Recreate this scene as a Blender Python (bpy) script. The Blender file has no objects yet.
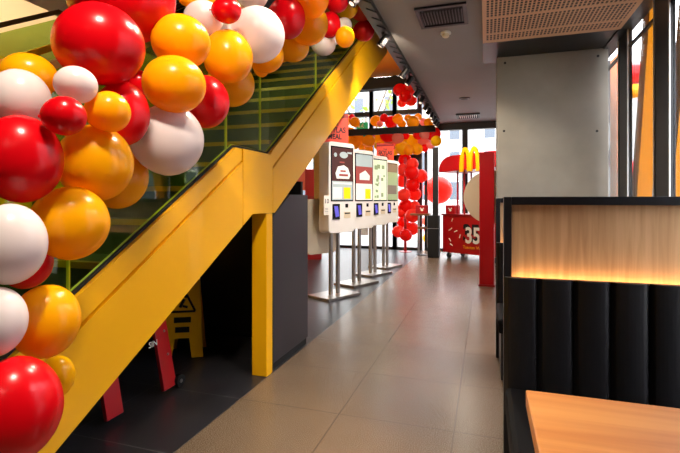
import bpy, bmesh, math, random
from mathutils import Vector, Matrix
random.seed(7)
PI = math.pi
SC = bpy.context.scene
COL = SC.collection
CAMH = 1.15; F = 450.0; YAW = 0.3133
SN, CS = math.sin(YAW), math.cos(YAW)

def at(u, v, z):
    """estimate of a place from its position in the photograph and its distance"""
    k = (u-340)/F
    return Vector((z*(-SN+k*CS), z*(CS+k*SN), CAMH-(v-200)/F*z))
def on_y(u, v, Y):
    k = (u-340)/F
    return at(u, v, Y/(CS+k*SN))
def on_floor(u, v):
    return at(u, v, F*CAMH/(v-200))

# ------------------------------------------------------------------ materials
def lin(c):
    c = c/255.0
    return c/12.92 if c <= .04045 else ((c+.055)/1.055)**2.4
def rgb(r, g, b): return (lin(r), lin(g), lin(b), 1)
def new(name):
    m = bpy.data.materials.new(name); m.use_nodes = True
    nt = m.node_tree
    return m, nt, nt.nodes['Principled BSDF'], nt.nodes['Material Output']
def mat(name, c, rough=.5, metal=0, coat=0, emit=None, es=0, noise=0, nscale=8, spec=.5):
    m, nt, b, o = new(name)
    b.inputs['Base Color'].default_value = c
    b.inputs['Roughness'].default_value = rough
    b.inputs['Metallic'].default_value = metal
    b.inputs['Coat Weight'].default_value = coat
    b.inputs['Specular IOR Level'].default_value = spec
    if emit:
        b.inputs['Emission Color'].default_value = emit; b.inputs['Emission Strength'].default_value = es
    if noise:
        tc = nt.nodes.new('ShaderNodeTexCoord'); n = nt.nodes.new('ShaderNodeTexNoise')
        n.inputs['Scale'].default_value = nscale; n.inputs['Detail'].default_value = 6
        nt.links.new(tc.outputs['Object'], n.inputs['Vector'])
        r = nt.nodes.new('ShaderNodeValToRGB')
        r.color_ramp.elements[0].position = .3; r.color_ramp.elements[1].position = .7
        r.color_ramp.elements[0].color = tuple(x*(1-noise) for x in c[:3])+(1,)
        r.color_ramp.elements[1].color = tuple(min(1, x*(1+noise)) for x in c[:3])+(1,)
        nt.links.new(n.outputs['Fac'], r.inputs['Fac']); nt.links.new(r.outputs['Color'], b.inputs['Base Color'])
    return m
def latex(name, c, tr=.3, rough=.24):
    m, nt, b, o = new(name)
    b.inputs['Base Color'].default_value = c; b.inputs['Roughness'].default_value = rough
    b.inputs['Specular IOR Level'].default_value = .34
    t = nt.nodes.new('ShaderNodeBsdfTranslucent'); t.inputs['Color'].default_value = c
    mx = nt.nodes.new('ShaderNodeMixShader'); mx.inputs[0].default_value = tr
    nt.links.new(b.outputs[0], mx.inputs[1]); nt.links.new(t.outputs[0], mx.inputs[2]); nt.links.new(mx.outputs[0], o.inputs['Surface'])
    return m
def glass(name, tint, refl=1.0, ior=1.5):
    m, nt, b, o = new(name); nt.nodes.remove(b)
    t = nt.nodes.new('ShaderNodeBsdfTransparent'); t.inputs['Color'].default_value = tint
    g = nt.nodes.new('ShaderNodeBsdfGlossy'); g.inputs['Roughness'].default_value = 0.0
    g.inputs['Color'].default_value = (refl, refl, refl, 1)
    lw = nt.nodes.new('ShaderNodeLayerWeight'); lw.inputs['Blend'].default_value = .5
    fr = math_node(nt, 'ADD', math_node(nt, 'MULTIPLY', math_node(nt, 'POWER', lw.outputs['Facing'], 5), .96), .04)
    mx = nt.nodes.new('ShaderNodeMixShader')
    nt.links.new(fr, mx.inputs[0]); nt.links.new(t.outputs[0], mx.inputs[1]); nt.links.new(g.outputs[0], mx.inputs[2])
    nt.links.new(mx.outputs[0], o.inputs['Surface'])
    return m
def math_node(nt, op, a, b=None):
    n = nt.nodes.new('ShaderNodeMath'); n.operation = op
    for i, x in enumerate((a, b)):
        if x is None: continue
        if isinstance(x, (int, float)): n.inputs[i].default_value = x
        else: nt.links.new(x, n.inputs[i])
    return n.outputs[0]
def tiles(name, c1, c2, joint, size, ox, oy, rough, speck=.25, jw=.004, rj=.7):
    m, nt, b, o = new(name)
    tc = nt.nodes.new('ShaderNodeTexCoord'); sp = nt.nodes.new('ShaderNodeSeparateXYZ')
    nt.links.new(tc.outputs['Object'], sp.inputs[0])
    def edge(out, off):
        q = math_node(nt, 'FRACT', math_node(nt, 'DIVIDE', math_node(nt, 'SUBTRACT', out, off), size))
        q = math_node(nt, 'ABSOLUTE', math_node(nt, 'SUBTRACT', q, .5))
        return math_node(nt, 'GREATER_THAN', q, .5-jw/size)
    j = math_node(nt, 'MAXIMUM', edge(sp.outputs[0], ox), edge(sp.outputs[1], oy))
    n1 = nt.nodes.new('ShaderNodeTexNoise'); n1.inputs['Scale'].default_value = 1.3; n1.inputs['Detail'].default_value = 5
    n2 = nt.nodes.new('ShaderNodeTexNoise'); n2.inputs['Scale'].default_value = 240; n2.inputs['Detail'].default_value = 2
    for n in (n1, n2): nt.links.new(tc.outputs['Object'], n.inputs['Vector'])
    r = nt.nodes.new('ShaderNodeValToRGB'); r.color_ramp.elements[0].position = .35; r.color_ramp.elements[1].position = .65
    r.color_ramp.elements[0].color = c1; r.color_ramp.elements[1].color = c2
    nt.links.new(n1.outputs['Fac'], r.inputs['Fac'])
    r2 = nt.nodes.new('ShaderNodeValToRGB'); r2.color_ramp.elements[0].position = .38; r2.color_ramp.elements[1].position = .62
    r2.color_ramp.elements[0].color = (1-speck,)*3+(1,); r2.color_ramp.elements[1].color = (1+speck,)*3+(1,)
    nt.links.new(n2.outputs['Fac'], r2.inputs['Fac'])
    mu = nt.nodes.new('ShaderNodeMix'); mu.data_type = 'RGBA'; mu.blend_type = 'MULTIPLY'; mu.inputs[0].default_value = 1
    nt.links.new(r.outputs[0], mu.inputs[6]); nt.links.new(r2.outputs[0], mu.inputs[7])
    mj = nt.nodes.new('ShaderNodeMix'); mj.data_type = 'RGBA'
    nt.links.new(j, mj.inputs[0]); nt.links.new(mu.outputs[2], mj.inputs[6]); mj.inputs[7].default_value = joint
    nt.links.new(mj.outputs[2], b.inputs['Base Color'])
    rr = math_node(nt, 'ADD', math_node(nt, 'MULTIPLY', n2.outputs['Fac'], .12), rough-.06)
    nt.links.new(rr, b.inputs['Roughness'])
    return m
def wood(name, c1, c2, axis, scale=26, rough=.45):
    m, nt, b, o = new(name)
    tc = nt.nodes.new('ShaderNodeTexCoord'); mp = nt.nodes.new('ShaderNodeMapping')
    s = [scale]*3; s[axis] = scale*.05
    mp.inputs['Scale'].default_value = s
    nt.links.new(tc.outputs['Object'], mp.inputs['Vector'])
    n = nt.nodes.new('ShaderNodeTexNoise'); n.inputs['Scale'].default_value = 1.6; n.inputs['Detail'].default_value = 8; n.inputs['Distortion'].default_value = .6
    nt.links.new(mp.outputs[0], n.inputs['Vector'])
    r = nt.nodes.new('ShaderNodeValToRGB'); r.color_ramp.elements[0].position = .32; r.color_ramp.elements[1].position = .68
    r.color_ramp.elements[0].color = c1; r.color_ramp.elements[1].color = c2
    nt.links.new(n.outputs['Fac'], r.inputs['Fac']); nt.links.new(r.outputs[0], b.inputs['Base Color'])
    b.inputs['Roughness'].default_value = rough
    return m
def perforated(name, c, hole):
    m, nt, b, o = new(name)
    tc = nt.nodes.new('ShaderNodeTexCoord'); sp = nt.nodes.new('ShaderNodeSeparateXYZ')
    nt.links.new(tc.outputs['Object'], sp.inputs[0])
    def cell(out, p, off=0):
        q = math_node(nt, 'FRACT', math_node(nt, 'DIVIDE', math_node(nt, 'ADD', out, off), p))
        return math_node(nt, 'ABSOLUTE', math_node(nt, 'SUBTRACT', q, .5))
    hx = math_node(nt, 'LESS_THAN', cell(sp.outputs[0], .034), .29)
    hy = math_node(nt, 'LESS_THAN', cell(sp.outputs[1], .052), .37)
    band = math_node(nt, 'GREATER_THAN', cell(sp.outputs[1], .42, .06), .055)
    h = math_node(nt, 'MULTIPLY', math_node(nt, 'MULTIPLY', hx, hy), band)
    # plain margin
    mgx = math_node(nt, 'MULTIPLY', math_node(nt, 'GREATER_THAN', sp.outputs[0], .005), math_node(nt, 'LESS_THAN', sp.outputs[0], 1.21))
    mgy = math_node(nt, 'LESS_THAN', sp.outputs[1], 4.95)
    h = math_node(nt, 'MULTIPLY', h, math_node(nt, 'MULTIPLY', mgx, mgy))
    mj = nt.nodes.new('ShaderNodeMix'); mj.data_type = 'RGBA'
    nt.links.new(h, mj.inputs[0]); mj.inputs[6].default_value = c; mj.inputs[7].default_value = hole
    nt.links.new(mj.outputs[2], b.inputs['Base Color']); b.inputs['Roughness'].default_value = .6
    return m

M = dict(
    floor=tiles('terrazzo_tile', rgb(108, 90, 71), rgb(124, 104, 83), rgb(92, 77, 62), .6, -1.35, 2.9, .27, .34),
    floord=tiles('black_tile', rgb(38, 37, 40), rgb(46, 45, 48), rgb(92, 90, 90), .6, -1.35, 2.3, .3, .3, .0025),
    grey_ceiling=mat('grey_ceiling', rgb(126, 121, 119), .6, noise=.06, nscale=1.4),
    cream=mat('cream_paint', rgb(238, 222, 190), .7),
    wall_yellow=mat('yellow_wall', rgb(238, 190, 70), .7),
    black=mat('black_powder_coat', rgb(23, 22, 26), .4),
    matte=mat('matte_black', rgb(14, 14, 16), .7),
    leather=mat('black_leather', rgb(16, 15, 18), .46, noise=.2, nscale=30),
    seat=mat('shaded_seat_leather', rgb(12, 11, 13), .65, spec=.12),  # darker than the backrest leather, standing for shade on the seat
    charcoal=mat('charcoal_laminate', rgb(42, 39, 45), .4),
    yellow=mat('yellow_paint', rgb(248, 180, 6), .32, coat=.15, noise=.025, nscale=2),
    orange_wall=mat('orange_paint', rgb(208, 122, 2), .7, spec=.1),
    red_orange=mat('red_orange_print', rgb(232, 70, 40), .5),
    redp=mat('red_paint', rgb(188, 12, 24), .35),
    redd=mat('deep_red', rgb(150, 12, 22), .45),
    white=mat('white_plastic', rgb(240, 234, 226), .35),
    creamp=mat('cream_plastic', rgb(226, 208, 176), .4),
    steel=mat('brushed_steel', rgb(176, 170, 164), .32, .9),
    silver=mat('silver_edge', rgb(190, 190, 192), .35, .6),
    concrete=mat('concrete', rgb(138, 131, 119), .75, noise=.12, nscale=2.6),
    dark=mat('dark_hole', rgb(30, 28, 26), .8),
    goldarch=mat('gold_yellow', rgb(252, 178, 10), .35),
    darkgreen=mat('dark_tread', rgb(74, 82, 60), .5),
    brownrail=mat('brown_rail', rgb(96, 62, 20), .4),
    orail=mat('orange_rail', rgb(255, 160, 20), .4),
    screen_black=mat('screen_bezel', rgb(18, 18, 20), .15),
    purple=mat('terminal_display', rgb(90, 84, 190), .3, emit=rgb(96, 90, 210), es=.35),
    exitg=mat('exit_green', rgb(20, 130, 80), .4, emit=rgb(20, 150, 90), es=.5),
    led=mat('led_strip', rgb(255, 190, 90), .5, emit=(1.0, .56, .22, 1), es=13),
    lampface=mat('lamp_face', rgb(255, 240, 220), .5, emit=(1, .80, .62, 1), es=.9),
    ink=mat('black_ink', rgb(18, 14, 14), .6),
    whiteink=mat('white_ink', rgb(244, 238, 226), .5),
    oaka=wood('oak_vertical', rgb(196, 152, 106), rgb(218, 178, 132), 2, 30),
    oakt=wood('oak_table', rgb(200, 122, 56), rgb(222, 150, 78), 0, 16),
    brownwood=wood('brown_wood', rgb(120, 78, 44), rgb(150, 100, 60), 0, 16),
    perf=perforated('perforated_wood', rgb(208, 160, 124), rgb(30, 18, 12)),
    gtint=glass('green_glass', (.62, .76, .40, 1), .9),
    gedge=mat('glowing_glass_edge', rgb(206, 206, 40), .3),  # light caught in the pane edges is put into this bright colour
    gclear=glass('clear_glass', (.97, .98, .98, 1), .9),
    red=latex('red_latex', rgb(222, 6, 20), .18),
    org=latex('orange_latex', rgb(255, 178, 8), .27),
    yel=latex('yellow_latex', rgb(254, 190, 4), .3),
    wht=latex('white_latex', rgb(240, 226, 224), .25),
    cor=latex('coral_latex', rgb(244, 62, 52), .3),
    tred=latex('thin_red_latex', rgb(250, 40, 36), .62),
    torg=latex('thin_orange_latex', rgb(255, 190, 24), .62),
    tyel=latex('thin_yellow_latex', rgb(255, 214, 16), .65),
    tcor=latex('thin_coral_latex', rgb(255, 84, 66), .6),
    tpnk=latex('thin_pink_latex', rgb(250, 170, 150), .62),
    pnk=latex('pink_latex', rgb(240, 150, 130), .4),
    brace=mat('brace_yellow', rgb(200, 122, 0), .6, spec=.1),
    street=mat('street_paving', rgb(120, 117, 114), .8, noise=.08, nscale=2),
    facade=mat('pale_render', rgb(158, 156, 154), .8),
    winbld=mat('far_window', rgb(72, 80, 90), .5),
    bark=mat('bark', rgb(92, 78, 62), .8, noise=.2),
    leaf=latex('leaf', rgb(120, 160, 50), .35, .5),
    orange_refl=mat('reflected_orange', rgb(240, 120, 24), .6),
    lav=mat('lavender_wall', rgb(168, 158, 174), .8),
    rubber=mat('rubber', rgb(16, 16, 16), .6),
)
def disp(name, c, s): return mat(name, c, .2, emit=c, es=s)
M['d_maroon'] = disp('display_maroon', rgb(62, 36, 34), .9)
M['d_white'] = disp('display_white', rgb(216, 210, 204), .4)
M['d_grey'] = disp('display_grey', rgb(150, 160, 160), .6)
M['d_yellow'] = disp('display_yellow', rgb(226, 180, 20), .7)
M['d_pink'] = disp('display_pink', rgb(140, 66, 62), .5)
M['d_green'] = disp('display_green', rgb(140, 152, 112), .45)
M['d_lgreen'] = disp('screen_reflection', rgb(212, 224, 190), .5)
M['d_brown'] = disp('display_brown', rgb(110, 96, 80), .5)

# ------------------------------------------------------------------ mesh helpers
class MB:
    def __init__(s): s.bm = bmesh.new(); s.mi = 0
    def _f(s, vs, flip=False):
        try:
            f = s.bm.faces.new(vs[::-1] if flip else vs); f.material_index = s.mi; return f
        except ValueError: return None
    def box(s, x0, x1, y0, y1, z0, z1, mx=None):
        p = [Vector((x, y, z)) for x in (x0, x1) for y in (y0, y1) for z in (z0, z1)]
        if mx is not None: p = [mx @ q for q in p]
        v = [s.bm.verts.new(q) for q in p]
        for q in ((0, 1, 3, 2), (4, 6, 7, 5), (0, 4, 5, 1), (2, 3, 7, 6), (0, 2, 6, 4), (1, 5, 7, 3)): s._f([v[i] for i in q])
        return s
    def prism(s, poly, axis, a, b, mx=None):
        """poly: 2-D points, extruded along axis 0 (poly=YZ), 1 (poly=XZ) or 2 (poly=XY)"""
        def pt(p, t):
            q = Vector((t, p[0], p[1])) if axis == 0 else Vector((p[0], t, p[1])) if axis == 1 else Vector((p[0], p[1], t))
            return mx @ q if mx is not None else q
        A = [s.bm.verts.new(pt(p, a)) for p in poly]; B = [s.bm.verts.new(pt(p, b)) for p in poly]
        n = len(poly)
        s._f(A); s._f(B[::-1])
        for i in range(n): s._f([A[i], B[i], B[(i+1) % n], A[(i+1) % n]])
        return s
    def tube(s, p0, p1, r, seg=12, r1=None):
        p0, p1 = Vector(p0), Vector(p1); d = (p1-p0).normalized()
        a = d.orthogonal().normalized(); b = d.cross(a); r1 = r if r1 is None else r1
        A, B = [], []
        for i in range(seg):
            t = 2*PI*i/seg; o = a*math.cos(t)+b*math.sin(t)
            A.append(s.bm.verts.new(p0+o*r)); B.append(s.bm.verts.new(p1+o*r1))
        s._f(A); s._f(B[::-1])
        for i in range(seg): s._f([A[i], B[i], B[(i+1) % seg], A[(i+1) % seg]])
        return s
    def lathe(s, prof, c=(0, 0, 0), seg=24, mx=None):
        rings = []
        for (r, z) in prof:
            ring = []
            for i in range(seg):
                t = 2*PI*i/seg
                q = Vector((c[0]+r*math.cos(t), c[1]+r*math.sin(t), c[2]+z))
                ring.append(s.bm.verts.new(mx @ q if mx is not None else q))
            rings.append(ring)
        for k in range(len(rings)-1):
            for i in range(seg):
                s._f([rings[k][i], rings[k][(i+1) % seg], rings[k+1][(i+1) % seg], rings[k+1][i]])
        s._f(rings[0][::-1]); s._f(rings[-1])
        return s
    def build(s, name, m, parent=None, smooth=False, bevel=0, loc=None):
        bmesh.ops.recalc_face_normals(s.bm, faces=s.bm.faces)
        me = bpy.data.meshes.new(name); s.bm.to_mesh(me); s.bm.free()
        for x in (m if isinstance(m, (list, tuple)) else [m]): me.materials.append(M[x] if isinstance(x, str) else x)
        if smooth:
            for p in me.polygons: p.use_smooth = True
        o = bpy.data.objects.new(name, me); COL.objects.link(o)
        if parent: o.parent = parent
        if loc is not None: o.location = loc
        if bevel:
            b = o.modifiers.new('Bevel', 'BEVEL'); b.width = bevel; b.segments = 2; b.limit_method = 'ANGLE'; b.angle_limit = .6
        return o
def tag(o, label=None, cat=None, group=None, kind=None):
    for k, v in (('label', label), ('category', cat), ('group', group), ('kind', kind)):
        if v: o[k] = v
    return o
def thing(name, label, cat, loc=(0, 0, 0), rz=0, group=None):
    o = bpy.data.objects.new(name, None); o.empty_display_size = .1; COL.objects.link(o)
    o.location = loc; o.rotation_euler = (0, 0, rz)
    return tag(o, label, cat, group)
def struct(name, mb, m, **k):
    return tag(mb.build(name, m, **k), kind='structure')
def copy_tree(o, parent=None):
    c = o.copy(); COL.objects.link(c)
    if parent: c.parent = parent
    for ch in list(o.children): copy_tree(ch, c)
    return c
def rrect(x0, x1, z0, z1, r, n=5, corners=(1, 1, 1, 1)):
    pts = []
    for (cx, cz, a0, on) in ((x1-r, z1-r, 0, corners[0]), (x0+r, z1-r, PI/2, corners[1]), (x0+r, z0+r, PI, corners[2]), (x1-r, z0+r, 1.5*PI, corners[3])):
        if on:
            for i in range(n+1):
                t = a0+PI/2*i/n; pts.append((cx+r*math.cos(t), cz+r*math.sin(t)))
        else:
            sx = 1 if math.cos(a0+PI/4) > 0 else -1; sz = 1 if math.sin(a0+PI/4) > 0 else -1
            pts.append((cx+sx*r, cz+sz*r))
    return pts
def text(name, s, size, m, parent, loc, rot=(PI/2, 0, 0), ext=.002, sx=1, off=0):
    cu = bpy.data.curves.new(name, 'FONT'); cu.body = s; cu.size = size; cu.extrude = ext; cu.align_x = 'CENTER'; cu.align_y = 'CENTER'; cu.offset = off
    cu.space_line = .8
    t = bpy.data.objects.new(name, cu); COL.objects.link(t)
    dg = bpy.context.evaluated_depsgraph_get(); me = bpy.data.meshes.new_from_object(t.evaluated_get(dg))
    bpy.data.objects.remove(t); bpy.data.curves.remove(cu)
    me.materials.clear(); me.materials.append(M[m]); me.name = name
    o = bpy.data.objects.new(name, me); COL.objects.link(o); o.parent = parent
    o.location = loc; o.rotation_euler = rot; o.scale = (sx, 1, 1)
    return o

# ------------------------------------------------------------------ setting
XR = 1.36; YB = 10.4; CEIL = 2.87; XL = -5.5; Y0 = -3.0
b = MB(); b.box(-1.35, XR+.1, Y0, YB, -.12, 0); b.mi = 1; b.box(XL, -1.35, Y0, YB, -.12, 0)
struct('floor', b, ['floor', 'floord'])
b = MB(); b.box(-1.0, XR+.03, Y0, YB, CEIL, CEIL+.28)
struct('ceiling', b, 'grey_ceiling')
struct('ceiling_left', MB().box(XL, -3.78, Y0, YB, CEIL, CEIL+.28), 'cream')
b = MB(); b.box(-3.78, -1.0, Y0, 6.2, 4.05, 4.2); b.mi = 1; b.box(-3.78, -1.0, 6.2, YB, 4.05, 4.2)
struct('ceiling_upper', b, ['matte', 'orange_wall'])
struct('wall_left', MB().box(XL-.1, XL, Y0, YB, 0, CEIL), 'wall_yellow')
struct('trim_4', MB().box(XL, -1.02, 9.68, 9.8, 2.60, 2.735), 'matte')
struct('trim_5', MB().box(-3.78, -1.0, 10.05, 10.3, 3.70, 3.95), 'matte')
struct('wall_upper_right', MB().box(-1.0, -.9, Y0, YB, CEIL+.28, 4.2), 'matte')
struct('wall_upper_left', MB().box(-3.88, -3.78, Y0, YB, CEIL+.28, 4.2), 'matte')
struct('wall_back', MB().box(XL-.1, XR+.1, Y0-.1, Y0, 0, 4.2), 'charcoal')  # unseen wall, coloured dark to dim the near room
# under-stair enclosure
b = MB(); b.box(-2.78, -2.72, .3, 3.4, 0, .95); b.box(-2.72, -1.42, 3.36, 3.4, 0, 1.3)
struct('wall_stair', b, 'matte')
# dark bulkhead around the perforated panel and header above the right glazing
b = MB(); b.box(-.03, 1.25, 5.03, 5.9, CEIL-.02, CEIL-.002); b.box(1.252, XR+.03, Y0, YB, CEIL-.035, CEIL-.002)
struct('trim_1', b, 'black')
struct('trim_2', MB().box(-1.06, -1.0, 1.0, YB-.1, CEIL-.02, CEIL+.28), 'black')
p = struct('trim_3', MB().box(-.03, 1.25, -1.0, 5.02, CEIL-.055, CEIL-.002), 'perf')

# back glazing --------------------------------------------------------------
def back_window(n, x0, x1, rows, fr=.05):
    b = MB()
    b.box(x0-fr, x0+fr, YB-.05, YB+.08, 0, 4.05); b.box(x1-fr, x1+fr, YB-.05, YB+.08, 0, 4.05)
    for (a, c) in rows: b.box(x0+fr, x1-fr, YB-.05, YB+.08, a, c)
    w = struct('window_%d' % n, b, 'black')
    zs = sorted(rows)
    prev = 0
    for (a, c) in zs+[(4.05, 4.05)]:
        if a-prev > .1: MB().box(x0+fr, x1-fr, YB+.01, YB+.025, prev, a).build('pane', 'gclear', w)
        prev = c
    return w
R0 = [(0, .06), (2.62, 2.78), (3.13, 3.24), (3.78, 3.92)]
back_window(1, -5.4, -4.0, R0); back_window(2, -4.0, -2.58, R0+[(2.08, 2.2)])
back_window(3, -2.58, -2.02, R0+[(2.08, 2.2)], .04); back_window(4, -2.02, -1.44, R0+[(2.04, 2.2)], .05)
R1 = [(0, .06), (2.72, 2.87)]
def low_window(n, x0, x1, fr=.04):
    b = MB(); b.box(x0-fr, x0+fr, YB-.05, YB+.08, 0, CEIL); b.box(x1-fr, x1+fr, YB-.05, YB+.08, 0, CEIL)
    b.box(x0+fr, x1-fr, YB-.05, YB+.08, 0, .06); b.box(x0+fr, x1-fr, YB-.05, YB+.08, 2.72, 2.868)
    w = struct('window_%d' % n, b, 'black'); MB().box(x0+fr, x1-fr, YB+.01, YB+.025, .06, 2.72).build('pane', 'gclear', w)
low_window(5, -1.30, -.47, .03); low_window(6, -.41, .55, .03); low_window(7, .61, XR, .03)
# right glazing --------------------------------------------------------------
def right_window(n, y0, y1):
    b = MB()
    b.box(XR-.02, XR+.015, y0, y0+.345, 0, CEIL-.035)
    b.box(XR-.015, XR+.01, y0+.345, y1, 2.66, 2.69); b.box(XR-.015, XR+.01, y0+.345, y1, 0, .08)
    b.mi = 1; b.box(XR-.028, XR-.02, y0+.325, y0+.35, 0, CEIL-.035); b.box(XR-.028, XR-.02, y0-.005, y0+.018, 0, CEIL-.035)
    w = struct('window_%d' % n, b, ['black', 'silver'])
    MB().box(XR-.002, XR+.008, y0+.345, y1, .08, 2.66).build('pane', 'gclear', w)
    MB().box(XR-.002, XR+.008, y0+.345, y1, 2.69, CEIL-.035).build('pane', 'gclear', w)
yy = 5.11
k = 8
while yy > .5:
    right_window(k, yy, yy+1.065 if k > 8 else 6.3); yy -= 1.065; k += 1
b = MB(); b.box(XR, XR+.1, 6.3, YB, 0, CEIL); b.box(XR, XR+.1, Y0, yy+1.065, 0, CEIL)  # near stretch is unseen, made solid to darken the foreground
struct('wall_right', b, 'charcoal')

# ------------------------------------------------------------------ concrete column
t = thing('concrete_column', 'wide board-smooth grey concrete column with four tie holes', 'column', (.7, 5.95, 0))
MB().box(-.575, .60, -.26, .26, 0, 2.85).build('shaft', 'concrete', t, bevel=.006)
for (u, v) in ((505, 63), (598, 56), (504, 131), (597, 131)):
    q = on_y(u, v, 5.69)
    MB().tube((q.x-.7, -.262, q.z), (q.x-.7, -.255, q.z), .014, 14).build('tie_hole', 'dark', t)

# ------------------------------------------------------------------ staircase
XF = -1.35
def Zs(y):
    return 1.45-.608*(2.26-y) if y < 2.26 else 1.45 if y < 2.68 else 1.45+.68*(y-2.68)
def Zb(y):
    return max(0, 1.065-.565*(2.444-y)) if y < 2.444 else 1.065 if y < 2.745 else 1.065+.61*(y-2.745)
st = thing('staircase', 'yellow sided staircase with dark treads rising behind the balloon garland', 'staircase', (XF, .1, 0))
def yz(pts): return [(y-.1, z) for y, z in pts]
ye = 6.35
YS = [.0, .56, 2.26, 2.323, 2.333, 2.444, 2.68, 2.710, 2.720, 2.745, ye]
def strip(fb, ft, x0, x1, y0=0.0, y1=99):
    # solid band in the YZ plane between two profiles, one closed mesh
    m = MB(); A = []
    ys = sorted({max(y0, .0), min(y1, ye)} | {y for y in YS if y0 <= y <= y1})
    for y in ys:
        A.append([m.bm.verts.new(q) for q in ((x0, y-.1, fb(y)), (x1, y-.1, fb(y)), (x1, y-.1, ft(y)), (x0, y-.1, ft(y)))])
    m._f(A[0]); m._f(A[-1][::-1])
    for p, q in zip(A, A[1:]):
        for i in range(4): m._f([p[i], q[i], q[(i+1) % 4], p[(i+1) % 4]])
    return m
g = .118
def Zg(y):
    return 1.45-.608*(2.26-y)-g if y < 2.5 else Zs(y)-g
sg = strip(Zb, Zs, -.06, -.045).build('stringer', 'yellow', st)
for ya, yb in ((0, 2.323), (2.720, ye)):
    strip(Zb, lambda y: max(Zb(y)+.001, Zg(y)), -.045, 0, ya, yb).build('lower_panel', 'yellow', sg)
    strip(lambda y: max(Zb(y)+.002, Zg(y)+.012), lambda y: max(Zb(y)+.004, Zs(y)), -.045, -.006, ya, yb).build('upper_panel', 'yellow', sg)
strip(Zb, Zs, -.045, 0, 2.331, 2.712).build('landing_panel', 'yellow', sg)
MB().box(-.11, -.002, 2.53, 2.615, 0, 1.063).build('support_post', 'yellow', st, bevel=.004)
# flights
XN, XFAR = -.075, -1.33
def flight(name, pts, under):
    b = MB(); b.prism(pts+under, 0, XFAR, XN); return b.build(name, 'darkgreen', st)
rise = .17
ups = [(2.42+.29*n, 1.22+rise*(n+1)) for n in range(12)]
pts = []
for n, (y, z) in enumerate(ups): pts += [(y, z-rise), (y, z)]
pts += [(6.2, ups[-1][1])]
flight('upper_flight', pts, [(6.2, ups[-1][1]-.08), (2.75, 1.13), (2.42, 1.08)])
lows = [(1.97-.29*n, 1.22-rise*n) for n in range(7)]
pts = []
for (y, z) in reversed(lows): pts += [(y, max(.0, z-rise)), (y, z)]
pts += [(2.419, 1.22)]
flight('lower_flight', pts, [(2.419, 1.08), (.6, .1)])
for (y, z) in ups+lows:
    b = MB(); b.box(XFAR, XN, y-.008, y+.03, z, z+.006); b.box(XFAR, XN, y-.008, y-.001, z-.022, z); b.build('nosing', 'yellow', st)
fs = strip(Zb, Zs, XFAR-.06, XFAR-.002).build('far_stringer', 'yellow', st)
# enclosure panel
t = thing('enclosure_panel', 'dark grey half-height panel beside the yellow post under the stairs', 'panel', (-1.36, 2.74, 0))
MB().prism([(0, .05), (.62, .05), (.62, 1.19), (.27, 1.19), (0, 1.045)], 0, -.07, 0).build('body', 'charcoal', t, bevel=.004)
MB().box(-.065, -.01, .01, .61, 0, .05).build('plinth', 'matte', t)

# balustrades
def balustrade(name, label, x, cuts, top, rails):
    t = thing(name, label, 'balustrade', (x, .1, 0))
    for a, c in zip(cuts, cuts[1:]):
        ys = [a]+[q for q in (2.26, 2.68) if a < q < c]+[c]
        ys[0] += .003; ys[-1] -= .003
        poly = [(y-.1, Zs(y)+.02) for y in ys]+[(y-.1, Zs(y)+top) for y in ys[::-1]]
        b = MB(); b.prism(poly, 0, -.006, .006)
        for f in b.bm.faces:
            f.normal_update()
            f.material_index = 0 if abs(f.normal.x) > .9 else 1
        b.build('glass_panel', ['gtint', 'gedge'], t)
    ys = [cuts[0], 2.26, 2.68, cuts[-1]]
    for (nm, off, h, w, m) in rails:
        b = MB()
        for a, c in zip(ys, ys[1:]):
            b.prism([(a-.1, Zs(a)+off), (c-.1, Zs(c)+off), (c-.1, Zs(c)+off+h), (a-.1, Zs(a)+off+h)], 0, -w, w)
        b.build(nm, m, t)
    return t
balustrade('glass_balustrade', 'green tinted glass balustrade on top of the yellow stringer', -1.385, [.1, 1.2, 2.2, 2.6, 3.6, 4.6, 5.6], .82,
           [('shoe', .002, .012, .012, 'matte'), ('handrail', .82, .03, .02, 'brownrail')])
balustrade('glass_balustrade', 'far glass balustrade with brown handrail, at the upper left behind balloons', -2.71, [.3, 1.4, 2.4, 3.4, 4.6], .9,
           [('handrail', .93, .032, .02, 'brownrail'), ('lower_rail', .70, .045, .025, 'orail')])

# ------------------------------------------------------------------ balloons
def balloon_mesh(name, m, knot=False):
    b = MB(); prof = []
    n = 18
    for i in range(n+1):
        t = -PI/2+PI*i/n
        z = math.sin(t); r = math.cos(t)
        if z < 0: z *= 1.1; r *= 1-.05*math.sin(-z*1.4)
        prof.append((max(r, .02), z*1.0))
    b.lathe(prof, seg=32)
    # neck towards -Z of the lathe, laid along -X
    bmesh.ops.rotate(b.bm, verts=b.bm.verts, cent=(0, 0, 0), matrix=Matrix.Rotation(PI/2, 3, 'Y'))
    bmesh.ops.recalc_face_normals(b.bm, faces=b.bm.faces)
    me = bpy.data.meshes.new(name); b.bm.to_mesh(me); b.bm.free(); me.materials.append(M[m])
    for p in me.polygons: p.use_smooth = True
    return me
def knot_mesh(name, m):
    b = MB(); b.lathe([(.035, 0), (.05, -.03), (.035, -.06), (.09, -.12), (.08, -.125)], c=(0, 0, -1.08), seg=14)
    bmesh.ops.rotate(b.bm, verts=b.bm.verts, cent=(0, 0, 0), matrix=Matrix.Rotation(PI/2, 3, 'Y'))
    me = bpy.data.meshes.new(name); b.bm.to_mesh(me); b.bm.free(); me.materials.append(M[m])
    for p in me.polygons: p.use_smooth = True
    return me
BM = {c: balloon_mesh('balloon', m) for c, m in dict(R='red', O='org', W='wht', Y='yel', C='cor', P='pnk').items()}
for c, m in dict(r='tred', o='torg', y='tyel', c='tcor', p='tpnk').items(): BM[c] = balloon_mesh('balloon', m)
KM = {c: knot_mesh('knot', m) for c, m in dict(R='red', O='org', W='wht', Y='yel', C='cor', P='pnk').items()}
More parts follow.
